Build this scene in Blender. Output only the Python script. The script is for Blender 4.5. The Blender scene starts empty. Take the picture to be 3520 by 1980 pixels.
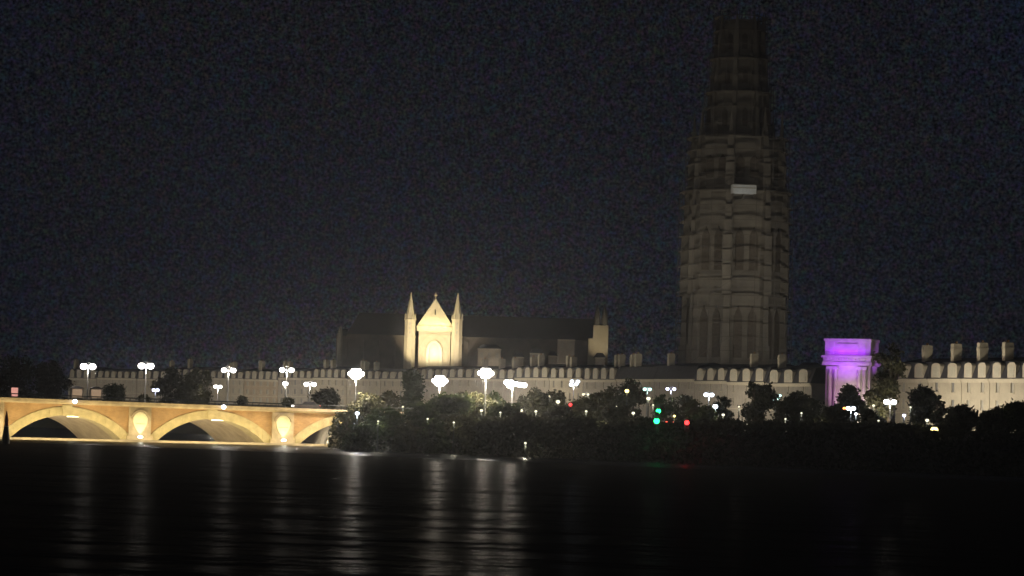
import bpy, math, random
from mathutils import Vector, Matrix, Euler
random.seed(11)
rnd = random.random
def uni(a, b): return a + (b - a) * random.random()
R = math.radians
scene = bpy.context.scene
COL = scene.collection
PI = math.pi

# ------------------------------------------------------------------ camera
EYE = Vector((0, 0, 7.5)); FPX = 8190.0; CX, CY = 1760.0, 990.0
PITCH = math.atan(397 / FPX); ROLL = R(1.6)
CM = Euler((R(90) + PITCH, 0, 0)).to_matrix() @ Matrix.Rotation(ROLL, 3, 'Z')
cam_d = bpy.data.cameras.new('camera'); cam = bpy.data.objects.new('camera', cam_d); COL.objects.link(cam)
cam.matrix_world = Matrix.Translation(EYE) @ CM.to_4x4()
cam_d.sensor_width = 36; cam_d.lens = 36 * FPX / 3520
cam_d.clip_start = 0.5; cam_d.clip_end = 6000
scene.camera = cam

def at(x, y, Y):
    """the point at distance Y across the river that the photograph shows at (x, y)"""
    d = CM @ Vector(((x - CX) / FPX, (CY - y) / FPX, -1))
    return EYE + d * (Y / d.y)
def pxm(Y): return FPX / Y

# ------------------------------------------------------------------ materials
def mat(name, color, rough=0.85, noise=0.25, nscale=1.5, color2=None, metal=0.0, spec=0.3, bump=0.0, bscale=8.0, coords='Object'):
    m = bpy.data.materials.new(name); m.use_nodes = True
    nt = m.node_tree; b = nt.nodes['Principled BSDF']
    b.inputs['Roughness'].default_value = rough; b.inputs['Metallic'].default_value = metal
    b.inputs['Specular IOR Level'].default_value = spec
    tc = nt.nodes.new('ShaderNodeTexCoord')
    n = nt.nodes.new('ShaderNodeTexNoise'); n.inputs['Scale'].default_value = nscale; n.inputs['Detail'].default_value = 6
    nt.links.new(tc.outputs[coords], n.inputs['Vector'])
    r = nt.nodes.new('ShaderNodeValToRGB')
    c1 = color; c2 = color2 or tuple(c * (1 - noise) for c in color)
    r.color_ramp.elements[0].position = 0.32; r.color_ramp.elements[1].position = 0.68
    r.color_ramp.elements[0].color = (*c2, 1); r.color_ramp.elements[1].color = (*c1, 1)
    nt.links.new(n.outputs['Fac'], r.inputs['Fac']); nt.links.new(r.outputs['Color'], b.inputs['Base Color'])
    if bump:
        n2 = nt.nodes.new('ShaderNodeTexNoise'); n2.inputs['Scale'].default_value = bscale; n2.inputs['Detail'].default_value = 4
        nt.links.new(tc.outputs[coords], n2.inputs['Vector'])
        bp = nt.nodes.new('ShaderNodeBump'); bp.inputs['Strength'].default_value = bump; bp.inputs['Distance'].default_value = 0.2
        nt.links.new(n2.outputs['Fac'], bp.inputs['Height']); nt.links.new(bp.outputs['Normal'], b.inputs['Normal'])
    return m
def brickmat(name, c1, c2, mortar, sx, sy, msize=0.02):
    m = bpy.data.materials.new(name); m.use_nodes = True
    nt = m.node_tree; b = nt.nodes['Principled BSDF']; b.inputs['Roughness'].default_value = 0.9
    tc = nt.nodes.new('ShaderNodeTexCoord'); mp = nt.nodes.new('ShaderNodeSeparateXYZ'); cb = nt.nodes.new('ShaderNodeCombineXYZ')
    nt.links.new(tc.outputs['Object'], mp.inputs[0]); nt.links.new(mp.outputs['X'], cb.inputs['X']); nt.links.new(mp.outputs['Z'], cb.inputs['Y'])
    br = nt.nodes.new('ShaderNodeTexBrick'); br.inputs['Scale'].default_value = 1
    br.inputs['Brick Width'].default_value = sx; br.inputs['Row Height'].default_value = sy; br.inputs['Mortar Size'].default_value = msize
    br.inputs['Color1'].default_value = (*c1, 1); br.inputs['Color2'].default_value = (*c2, 1); br.inputs['Mortar'].default_value = (*mortar, 1)
    nt.links.new(cb.outputs[0], br.inputs['Vector'])
    n = nt.nodes.new('ShaderNodeTexNoise'); n.inputs['Scale'].default_value = 0.45; n.inputs['Detail'].default_value = 9; n.inputs['Roughness'].default_value = .65
    nt.links.new(tc.outputs['Object'], n.inputs['Vector'])
    mr = nt.nodes.new('ShaderNodeMapRange'); mr.inputs['From Min'].default_value = 0.3; mr.inputs['From Max'].default_value = 0.7
    mr.inputs['To Min'].default_value = 0.60; mr.inputs['To Max'].default_value = 1.08
    nt.links.new(n.outputs['Fac'], mr.inputs['Value'])
    mx = nt.nodes.new('ShaderNodeMixRGB'); mx.blend_type = 'MULTIPLY'; mx.inputs['Fac'].default_value = 1
    nt.links.new(br.outputs['Color'], mx.inputs['Color1']); nt.links.new(mr.outputs[0], mx.inputs['Color2'])
    nt.links.new(mx.outputs[0], b.inputs['Base Color'])
    return m
def emit(name, color, strength):
    m = bpy.data.materials.new(name); m.use_nodes = True
    nt = m.node_tree; nt.nodes.clear()
    e = nt.nodes.new('ShaderNodeEmission'); o = nt.nodes.new('ShaderNodeOutputMaterial')
    e.inputs['Color'].default_value = (*color, 1); e.inputs['Strength'].default_value = strength
    nt.links.new(e.outputs[0], o.inputs['Surface']); m.cycles.emission_sampling = 'NONE'
    return m
M = dict(
    brick=brickmat('bridge_brick', (0.46, 0.275, 0.125), (0.38, 0.21, 0.09), (0.42, 0.31, 0.18), 0.5, 0.16),
    ring=mat('voussoir_stone', (0.50, 0.42, 0.25), noise=0.28, nscale=1.1, bump=0.2),
    bstone=mat('bridge_stone', (0.46, 0.37, 0.25), noise=0.35, nscale=0.9, bump=0.2),
    vault=mat('vault_stone', (0.40, 0.32, 0.21), noise=0.35, nscale=0.6, bump=0.3),
    wetstone=mat('footing_stone', (0.33, 0.28, 0.22), noise=0.35, nscale=0.8, bump=0.3),
    medal=mat('medallion_stone', (0.62, 0.57, 0.40), noise=0.12, nscale=2),
    house=mat('limestone_facade', (0.40, 0.36, 0.29), noise=0.2, nscale=0.5),
    house2=mat('limestone_facade_grey', (0.34, 0.31, 0.27), noise=0.25, nscale=0.5),
    house3=mat('limestone_facade_warm', (0.37, 0.30, 0.22), noise=0.3, nscale=0.4),
    house4=mat('limestone_facade_sooty', (0.25, 0.23, 0.20), noise=0.35, nscale=0.4),
    trim=mat('limestone_trim', (0.46, 0.42, 0.34), noise=0.12, nscale=0.8),
    shutter=mat('painted_shutter', (0.33, 0.32, 0.29), noise=0.12, nscale=1),
    shutter2=mat('painted_shutter_grey', (0.20, 0.20, 0.20), noise=0.2, nscale=1),
    dshut=mat('dormer_shutter', (0.42, 0.40, 0.34), noise=0.1, nscale=1),
    slate=mat('roof_slate', (0.055, 0.055, 0.065), noise=0.4, nscale=0.9, rough=0.7),
    chim=mat('chimney_render', (0.42, 0.38, 0.30), noise=0.25, nscale=0.7),
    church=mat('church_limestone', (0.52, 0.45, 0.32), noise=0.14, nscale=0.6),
    nave=mat('nave_darkened_stone', (0.16, 0.135, 0.11), noise=0.4, nscale=0.3),  # the nave's lack of light is put into this darker stone colour
    churchroof=mat('church_slate', (0.04, 0.042, 0.05), noise=0.4, nscale=0.4),
    gothic=mat('tower_limestone', (0.31, 0.285, 0.24), noise=0.3, nscale=0.25),
    scaff=mat('scaffold_steel', (0.22, 0.20, 0.17), noise=0.4, nscale=.3, metal=0.1, rough=0.6),
    plank=mat('scaffold_plank', (0.22, 0.19, 0.15), noise=0.45, nscale=.3),
    cabin=mat('site_cabin_paint', (0.75, 0.77, 0.76), noise=0.08),
    dark=mat('dark_opening', (0.02, 0.018, 0.016), noise=0.2),
    louvre=mat('stone_louvre', (0.17, 0.145, 0.115), noise=0.3),
    glass=mat('window_glass', (0.03, 0.03, 0.035), rough=0.12, spec=0.5),
    gate=mat('gate_limestone', (0.52, 0.49, 0.46), noise=0.2, nscale=0.8),
    iron=mat('painted_iron', (0.045, 0.05, 0.048), noise=0.2, rough=0.5, metal=0.3),
    galv=mat('grey_lamp_post', (0.30, 0.31, 0.32), noise=0.2, rough=0.5, metal=0.3),
    leaf=mat('foliage', (0.046, 0.064, 0.022), color2=(0.024, 0.036, 0.012), nscale=0.9, rough=0.7),
    leafo=mat('foliage_olive', (0.066, 0.066, 0.029), color2=(0.036, 0.036, 0.016), nscale=0.9, rough=0.7),
    leafd=mat('foliage_dark', (0.042, 0.046, 0.024), color2=(0.022, 0.022, 0.012), nscale=0.9, rough=0.7),
    bark=mat('bark', (0.10, 0.075, 0.055), noise=0.4, nscale=4),
    ground=mat('quay_ground', (0.14, 0.13, 0.11), noise=0.4, nscale=0.15),
    asphalt=mat('deck_asphalt', (0.05, 0.05, 0.05), noise=0.2, nscale=0.7),
    red=mat('beacon_red_paint', (0.36, 0.075, 0.03), noise=0.3, nscale=2),
    carp=mat('car_paint_dark', (0.05, 0.03, 0.028), noise=0.1, rough=0.35, spec=0.5),
    carp2=mat('car_paint_silver', (0.35, 0.35, 0.36), noise=0.05, rough=0.35, spec=0.5),
    tyre=mat('tyre_rubber', (0.02, 0.02, 0.02), noise=0.1),
    e_white=emit('lamp_white', (1.0, 0.95, 0.88), 14),
    e_big=emit('lamp_mast_white', (1.0, 0.93, 0.84), 18),
    e_cool=emit('lamp_cool', (0.80, 0.90, 1.0), 8),
    e_teal=emit('lamp_teal', (0.62, 1.0, 0.92), 3),
    e_violet=emit('lamp_violet', (0.72, 0.74, 1.0), 6),
    e_yellow=emit('lamp_yellow', (1.0, 0.80, 0.28), 4),
    e_green=emit('signal_green', (0.02, 1.0, 0.22), 6),
    e_red=emit('signal_red', (1.0, 0.03, 0.03), 6),
    e_tail=emit('tail_lamp', (1.0, 0.10, 0.06), 6),
    e_head=emit('head_lamp', (1.0, 0.96, 0.88), 10),
    e_orange=emit('side_lamp', (1.0, 0.35, 0.08), 5),
    e_flood=emit('bridge_flood', (1.0, 0.95, 0.78), 10),
    e_nav=emit('bridge_marker', (0.92, 0.93, 1.0), 8),
    e_vault=emit('vault_lamp', (0.95, 1.0, 0.66), 5),
    e_pink=emit('sign_panel', (1.0, 0.45, 0.36), 0.75),
    e_warm=emit('lit_opening', (1.0, 0.68, 0.42), 0.32),
    e_dim=emit('wall_lamp', (1.0, 0.95, 0.70), 1.6),
)

for k in ('leaf', 'leafo', 'leafd'):
    nt = M[k].node_tree; b = nt.nodes['Principled BSDF']; o = nt.nodes['Material Output']
    tr = nt.nodes.new('ShaderNodeBsdfTranslucent'); mxs = nt.nodes.new('ShaderNodeMixShader'); mxs.inputs['Fac'].default_value = 0.45
    nt.links.new(b.inputs['Base Color'].links[0].from_socket, tr.inputs['Color'])
    nt.links.new(b.outputs[0], mxs.inputs[1]); nt.links.new(tr.outputs[0], mxs.inputs[2]); nt.links.new(mxs.outputs[0], o.inputs['Surface'])
# ------------------------------------------------------------------ mesh helpers
class MB:
    def __init__(s): s.v = []; s.f = []
    def add(s, vs, fs):
        b = len(s.v); s.v.extend(tuple(v) for v in vs); s.f.extend(tuple(b + i for i in f) for f in fs); return s
    def box(s, x0, x1, y0, y1, z0, z1):
        return s.add([(x0,y0,z0),(x1,y0,z0),(x1,y1,z0),(x0,y1,z0),(x0,y0,z1),(x1,y0,z1),(x1,y1,z1),(x0,y1,z1)],
                     [(0,3,2,1),(4,5,6,7),(0,1,5,4),(1,2,6,5),(2,3,7,6),(3,0,4,7)])
    def frustum(s, cx, cy, z0, z1, r0, r1, n=8, a0=0.0):
        vs = []
        for z, r in ((z0, r0), (z1, r1)):
            for i in range(n):
                a = a0 + 2 * PI * i / n; vs.append((cx + r * math.cos(a), cy + r * math.sin(a), z))
        fs = [(i, (i+1) % n, n + (i+1) % n, n + i) for i in range(n)] + [tuple(range(n))[::-1], tuple(range(n, 2*n))]
        return s.add(vs, fs)
    def tube(s, a, b, r0, r1=None, n=6):
        a = Vector(a); b = Vector(b); r1 = r0 if r1 is None else r1
        d = (b - a).normalized(); t = d.orthogonal().normalized(); w = d.cross(t)
        vs = []
        for p, r in ((a, r0), (b, r1)):
            for i in range(n):
                q = 2 * PI * i / n; vs.append(p + (t * math.cos(q) + w * math.sin(q)) * r)
        fs = [(i, (i+1) % n, n + (i+1) % n, n + i) for i in range(n)] + [tuple(range(n))[::-1], tuple(range(n, 2*n))]
        return s.add(vs, fs)
    def ball(s, c, rx, ry, rz, n=10, m=6):
        vs = [(c[0], c[1], c[2] + rz)]
        for j in range(1, m):
            t = PI * j / m
            for i in range(n):
                a = 2 * PI * i / n
                vs.append((c[0] + rx * math.sin(t) * math.cos(a), c[1] + ry * math.sin(t) * math.sin(a), c[2] + rz * math.cos(t)))
        vs.append((c[0], c[1], c[2] - rz)); L = len(vs) - 1
        fs = [(0, 1 + i, 1 + (i+1) % n) for i in range(n)]
        for j in range(m - 2):
            for i in range(n):
                p = 1 + j * n; fs.append((p + i, p + n + i, p + n + (i+1) % n, p + (i+1) % n))
        p = 1 + (m - 2) * n
        fs += [(p + i, L, p + (i+1) % n) for i in range(n)]
        return s.add(vs, fs)
    def prism(s, poly, y0, y1):
        """polygon in x,z drawn out along y"""
        n = len(poly)
        vs = [(x, y0, z) for x, z in poly] + [(x, y1, z) for x, z in poly]
        fs = [tuple(range(n)), tuple(range(n, 2*n))[::-1]] + [(i, n + i, n + (i+1) % n, (i+1) % n) for i in range(n)]
        return s.add(vs, fs)
    def build(s, name, material, parent=None, loc=None, rz=0, smooth=False):
        me = bpy.data.meshes.new(name); me.from_pydata(s.v, [], s.f); me.update()
        if smooth:
            for p in me.polygons: p.use_smooth = True
        me.materials.append(material if not isinstance(material, str) else M[material])
        o = bpy.data.objects.new(name, me); COL.objects.link(o)
        if parent: o.parent = parent
        if loc is not None: o.location = loc
        if rz: o.rotation_euler.z = rz
        return o
def inst(o, parent, loc, name=None, rz=0):
    c = o.copy(); COL.objects.link(c); c.parent = parent; c.location = loc; c.rotation_euler.z = rz
    for ch in list(o.children):
        d = ch.copy(); COL.objects.link(d); d.parent = c
    return c
def tag(o, label, cat, group=None, kind=None):
    o['label'] = label; o['category'] = cat
    if group: o['group'] = group
    if kind: o['kind'] = kind
    return o
def thing(name, label, cat, loc=(0, 0, 0), rz=0, group=None):
    o = bpy.data.objects.new(name, None); COL.objects.link(o); o.location = loc; o.rotation_euler.z = rz
    o.empty_display_size = 0.5
    return tag(o, label, cat, group)
def struct(o): o['kind'] = 'structure'; return o
def light(kind, name, loc, energy, color, target=None, **kw):
    l = bpy.data.lights.new(name, kind); l.energy = energy; l.color = color
    for k, v in kw.items(): setattr(l, k, v)
    o = bpy.data.objects.new(name, l); COL.objects.link(o); o.location = loc
    if target is not None:
        d = Vector(target) - Vector(loc); o.rotation_euler = d.to_track_quat('-Z', 'Y').to_euler()
    return o

# ------------------------------------------------------------------ water and land
SHORE = [(-900, 640), (-260, 600), (-110, 490), (-44, 440), (-30, 392), (-27, 362), (-22, 352), (0, 336), (21, 322), (64, 302), (130, 270), (300, 190), (900, -60)]
def shore(x):
    for (x0, y0), (x1, y1) in zip(SHORE, SHORE[1:]):
        if x0 <= x <= x1: return y0 + (y1 - y0) * (x - x0) / (x1 - x0)
    return SHORE[0][1] if x < SHORE[0][0] else SHORE[-1][1]
def ground_z(x, y):
    t = max(0, min(1, (y - shore(x) + 1.5) / 16)); t = t * t * (3 - 2 * t)
    return -1.6 + 6.1 * t
QZ = 4.5
def water():
    m = bpy.data.materials.new('river_water'); m.use_nodes = True
    nt = m.node_tree; b = nt.nodes['Principled BSDF']
    b.inputs['Base Color'].default_value = (0.016, 0.014, 0.011, 1); b.inputs['Roughness'].default_value = 0.30
    b.inputs['IOR'].default_value = 1.33; b.inputs['Specular IOR Level'].default_value = 0.10
    tc = nt.nodes.new('ShaderNodeTexCoord')
    def layer(scale, sx, sy, det):
        mp = nt.nodes.new('ShaderNodeMapping'); mp.inputs['Scale'].default_value = (sx, sy, 1)
        nt.links.new(tc.outputs['Object'], mp.inputs['Vector'])
        n = nt.nodes.new('ShaderNodeTexNoise'); n.inputs['Scale'].default_value = scale; n.inputs['Detail'].default_value = det
        nt.links.new(mp.outputs[0], n.inputs['Vector']); return n
    n1 = layer(1.0, 0.45, 0.9, 5); n2 = layer(0.12, 0.5, 1.0, 3)
    a = nt.nodes.new('ShaderNodeMath'); a.operation = 'MULTIPLY_ADD'
    nt.links.new(n2.outputs['Fac'], a.inputs[0]); a.inputs[1].default_value = 8.0
    nt.links.new(n1.outputs['Fac'], a.inputs[2])
    bp = nt.nodes.new('ShaderNodeBump'); bp.inputs['Strength'].default_value = 1.0; bp.inputs['Distance'].default_value = 0.42
    nt.links.new(a.outputs[0], bp.inputs['Height']); nt.links.new(bp.outputs['Normal'], b.inputs['Normal'])
    gl = nt.nodes.new('ShaderNodeBsdfGlossy'); gl.inputs['Roughness'].default_value = 0.24; gl.inputs['Color'].default_value = (.92, .95, 1, 1)
    df = nt.nodes.new('ShaderNodeBsdfDiffuse'); df.inputs['Color'].default_value = (0.020, 0.017, 0.013, 1)
    nt.links.new(bp.outputs['Normal'], gl.inputs['Normal']); ms = nt.nodes.new('ShaderNodeMixShader'); sx = nt.nodes.new('ShaderNodeSeparateXYZ'); nt.links.new(tc.outputs['Object'], sx.inputs[0])
    ma = nt.nodes.new('ShaderNodeMath'); ma.operation = 'MULTIPLY_ADD'; ma.inputs[1].default_value = 0.5
    nt.links.new(sx.outputs['X'], ma.inputs[0]); nt.links.new(sx.outputs['Y'], ma.inputs[2])       # grows towards the far bank
    rg = nt.nodes.new('ShaderNodeMapRange'); rg.interpolation_type = 'SMOOTHSTEP'
    for k, v in (('From Min', 300), ('From Max', 338), ('To Min', 0.018), ('To Max', 0.22)): rg.inputs[k].default_value = v
    nt.links.new(ma.outputs[0], rg.inputs['Value']); nt.links.new(rg.outputs[0], ms.inputs['Fac'])
    nt.links.new(df.outputs[0], ms.inputs[1]); nt.links.new(gl.outputs[0], ms.inputs[2]); nt.nodes.remove(b)
    nt.links.new(ms.outputs[0], nt.nodes['Material Output'].inputs['Surface'])
    o = MB().add([(-900, -40, 0), (900, -40, 0), (900, 1500, 0), (-900, 1500, 0)], [(0, 1, 2, 3)]).build('river_water', m)
    struct(o)
water()
def land():
    mb = MB(); xs = [-900, -600, -400, -300] + [-260 + 8 * i for i in range(66)] + [300, 420, 600, 900]
    ds = [-6, -3, -1.5, 0, 1.5, 3, 5, 7, 9, 11, 13, 15, 20, 40, 80, 160, 320, 700, 1400]
    for x in xs:
        for d in ds:
            y = shore(x) + d; mb.v.append((x, min(y, 1560), ground_z(x, y)))
    k = len(ds)
    for i in range(len(xs) - 1):
        for j in range(k - 1): mb.f.append((i*k + j, (i+1)*k + j, (i+1)*k + j + 1, i*k + j + 1))
    struct(mb.build('ground', 'ground'))
land()

# ------------------------------------------------------------------ the bridge
BA = R(16); U = Vector((math.cos(BA), math.sin(BA), 0)); EA = R(30); E = Vector((-math.sin(EA), math.cos(EA), 0))
P1 = at(478, 1512, 368); P1.z = 0
SP = 22.3
def bw(u, w, z): return P1 + U * u + E * w + Vector((0, 0, z))
def ztop(u): return 6.08 - 0.010 * u
def bridge():
    root = thing('arch_bridge', 'floodlit brick and stone arch bridge crossing the river to the left', 'bridge', P1, BA)
    # local frame: x along the bridge, y square to it
    e = Matrix.Rotation(-BA, 3, 'Z') @ E
    def L(u, w, z): return (u + e.x * w, e.y * w, z)
    W = 20.0; NSEG = 40
    arches = [(-2*SP, -SP), (-SP, 0), (0, SP), (SP, 2*SP)]
    def arc(u, c, half, crown, spring):
        rise = crown - spring; Rr = (half * half + rise * rise) / (2 * rise); d = abs(u - c)
        if d >= Rr: return -9
        return crown - Rr + math.sqrt(Rr * Rr - d * d)
    HO, CO = 10.3, 5.12; HI, CI = 8.4, 3.80; SPR = 0.2
    oz = lambda u, c: max(-1.0, arc(u, c, HO, CO, SPR)); iz = lambda u, c: max(-1.0, arc(u, c, HI, CI, SPR))
    wall = MB(); back = MB()
    u0, u1 = -2*SP, 2*SP; n = 240
    us = [u0 + (u1 - u0) * i / n for i in range(n + 1)]
    for a, b in zip(us, us[1:]):
        c = (math.floor(((a + b) / 2 + 2*SP) / SP) + 0.5) * SP - 2*SP
        za, zb = oz(a, c), oz(b, c)
        wall.add([L(a, 0, za), L(b, 0, zb), L(b, 0, ztop(b)), L(a, 0, ztop(a))], [(0, 1, 2, 3)])
        za, zb = iz(a, c), iz(b, c)
        back.add([L(a, W, za), L(b, W, zb), L(b, W, ztop(b)), L(a, W, ztop(a))], [(0, 3, 2, 1)])
    wall.build('spandrel_wall', 'brick', root); back.build('spandrel_wall', 'brick', root)
    for a0, b0 in arches:
        c = (a0 + b0) / 2
        m = MB(); v = MB(); ss = [c - HO - 0.35 + (2*HO + 0.7) * i / NSEG for i in range(NSEG + 1)]
        for q, (a, b) in enumerate(zip(ss, ss[1:])):
            oa, ob, ia, ib = oz(a, c), oz(b, c), iz(a, c), iz(b, c)
            p = -0.14 - (.05 if q % 2 else 0)
            m.add([L(a, p, ia), L(b, p, ib), L(b, p, ob), L(a, p, oa), L(a, 0.02, oa), L(b, 0.02, ob)], [(0, 1, 2, 3), (3, 2, 5, 4), ])
            if q: m.add([L(a, -0.14, ia), L(a, -0.19, ia), L(a, -0.19, oa), L(a, -0.14, oa)], [(0, 1, 2, 3)])
            if ia > -1 or ib > -1:
                m.add([L(a, p, ia), L(b, p, ib), L(b, 3.2, ib), L(a, 3.2, ia)], [(0, 3, 2, 1)])
                v.add([L(a, 3.2, ia), L(b, 3.2, ib), L(b, W, ib), L(a, W, ia)], [(0, 3, 2, 1)])
        rg = m.build('arch_ring', 'ring', root)
        v.build('vault', 'vault', root)
        ks = MB(); ks.prism([(c - 0.55, CI - 0.08), (c + 0.55, CI - 0.08), (c + 0.8, CO + 0.25), (c - 0.8, CO + 0.25)], -0.34, -0.142)
        ks.build('keystone', 'ring', root)
        vl = MB().box(c + 0.2, c + 2.2, 1.0, 1.5, CI - 0.24, CI - 0.13)
        vl.build('vault_lamp', 'e_vault', root)
    for k in (-1, 0, 1, 2):
        c = k * SP
        pf = MB().box(c - 1.7, c + 1.7, -0.5, 0.0, -1, ztop(c) - 0.72)
        pf.box(c - 2.0, c + 2.0, -0.75, 0.0, -1, 0.9)
        pier = pf.build('pier', 'bstone', root)
        # egg shaped medallion, wide above and narrow below
        cz = 3.45; pts = []
        for i in range(28):
            a = 2 * PI * i / 28; s, co = math.sin(a), math.cos(a)
            wdt = 1.12 * (1.0 if s > 0 else (1 - 0.42 * (-s) ** 1.5)); pts.append((c + wdt * co, cz + (1.15 if s > 0 else 2.15) * s))
        md = MB().prism(pts, -0.85, -0.502); md.build('medallion', 'medal', pier)
        hd = MB()
        for i in range(14):
            a, b = PI * (0.06 + 0.88 * i / 14), PI * (0.06 + 0.88 * (i+1) / 14)
            P = lambda q, rr: (c + 1.12 * rr * math.cos(q), cz + 1.15 * rr * math.sin(q))
            q = [P(a, 1.06), P(a, 1.28), P(b, 1.28), P(b, 1.06)]
            hd.prism(q, -1.15, -0.502)
        hd.build('hood_mould', 'bstone', pier)
        sh = MB().box(c - 0.75, c + 0.75, -0.93, -0.852, 2.72, 2.84); sh.build('medallion_band', 'bstone', pier)
        fl = MB().frustum(c, -1.45, 0.5, 0.62, 0.16, 0.42, 10).build('floodlight', 'iron', root)
        MB().ball((c, -1.45, 0.78), 0.40, 0.40, 0.20).build('flood_lens', 'e_flood', fl)
    co = MB()
    for a, b in zip(us, us[1:]):
        co.add([L(a, -0.95, ztop(a) - 0.45), L(b, -0.95, ztop(b) - 0.45), L(b, -0.95, ztop(b)), L(a, -0.95, ztop(a)),
                L(a, 0.3, ztop(a)), L(b, 0.3, ztop(b)), L(a, -0.52, ztop(a) - 0.72), L(b, -0.52, ztop(b) - 0.72), L(a, 0.001, ztop(a) - 0.72), L(b, 0.001, ztop(b) - 0.72)],
               [(0, 1, 2, 3), (3, 2, 5, 4), (6, 7, 1, 0), (8, 9, 7, 6)])
    co.build('cornice', 'bstone', root)
    dk = MB()
    for a, b in zip(us[::6], us[6::6]):
        dk.add([L(a, 0.3, ztop(a) - 0.35), L(b, 0.3, ztop(b) - 0.35), L(b, W, ztop(b) - 0.35), L(a, W, ztop(a) - 0.35)], [(0, 1, 2, 3)])
    dk.build('deck', 'asphalt', root)
    rl = MB()
    for w in (0.05, W - 0.1):
        rl.tube(L(u0, w, ztop(u0) + 0.62), L(u1, w, ztop(u1) + 0.62), 0.08, n=5)
        rl.tube(L(u0, w, ztop(u0) + 0.18), L(u1, w, ztop(u1) + 0.18), 0.05, n=4)
        for i in range(90):
            u = u0 + (u1 - u0) * i / 89; rl.tube(L(u, w, ztop(u) - 0.02), L(u, w, ztop(u) + 0.62), 0.05, n=4)
    rl.build('railing', 'iron', root)
    ft = MB()
    ft.box(u0, u1, -2.3, -0.77, -1.5, 0.32)
    ft.build('footing', 'wetstone', root)
    for x, y in ((241, 1379), (766, 1399)):
        p = at(x, y, 371); q = Matrix.Rotation(-BA, 3, 'Z') @ (p - P1)
        mk = MB().box(q.x - 0.12, q.x + 0.12, -1.15, -0.952, q.z - 0.1, q.z + 0.1).build('marker_bracket', 'iron', root)
        MB().ball((q.x, -1.42, q.z), 0.34, 0.28, 0.34).build('marker_lamp', 'e_nav', mk)
    # floodlighting from the footing
    warm = (1.0, 0.80, 0.40)
    for a0, b0 in arches:
        c = (a0 + b0) / 2
        lo = P1 + Matrix.Rotation(BA, 3, 'Z') @ Vector((c, -6.0, 0.5)); tg = P1 + Matrix.Rotation(BA, 3, 'Z') @ Vector((c, 0, 3.6))
        l = light('AREA', 'bridge_flood', lo, 2050, warm, tg, shape='RECTANGLE', size=19, size_y=0.4)
        for w_ in (4.0, 11.5, 17.0): light('AREA', 'vault_flood', Vector(bw(c - 2.5, w_, 0.5)), 950, (1.0, 0.84, 0.58), Vector(bw(c + 6, w_, 2.0)), shape='RECTANGLE', size=1.5, size_y=5)
        light('POINT', 'vault_lamp_light', Vector(bw(c + 1.2, 1.3, CI - 0.7)), 60, (1.0, 0.95, 0.6), shadow_soft_size=.2)
    for k in (-1, 0, 1, 2):
        lo = P1 + Matrix.Rotation(BA, 3, 'Z') @ Vector((k * SP, -9.0, 0.7)); tg = P1 + Matrix.Rotation(BA, 3, 'Z') @ Vector((k * SP, -0.6, 2.9))
        light('SPOT', 'pier_spot', lo, 2600, (1.0, 0.92, 0.55), tg, spot_size=R(24), spot_blend=0.9, shadow_soft_size=0.2)
        lo = P1 + Matrix.Rotation(BA, 3, 'Z') @ Vector((k * SP, -2.3, 1.0)); light('POINT', 'pier_foot_light', lo, 90, (1.0, .95, .75), shadow_soft_size=.25)
bridge()

# ------------------------------------------------------------------ beacon in the water
def beacon():
    p = at(19, 1535, 330); p.z = 0
    t = thing('navigation_beacon', 'dark conical navigation beacon with red top standing in water at the bridge', 'beacon', p)
    MB().frustum(0, 0, -1.5, 1.0, 0.62, 0.5, 12).frustum(0, 0, 1.0, 2.4, 0.5, 0.30, 12).build('base', 'iron', t)
    MB().frustum(0, 0, 2.4, 3.2, 0.26, 0.24, 10).build('post', 'red', t)
    MB().frustum(0, 0, 3.2, 4.5, 0.30, 0.05, 12).build('topmark', 'red', t)
    MB().frustum(0, 0, 2.36, 2.46, 0.36, 0.36, 12).build('collar', 'medal', t)
beacon()

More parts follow.
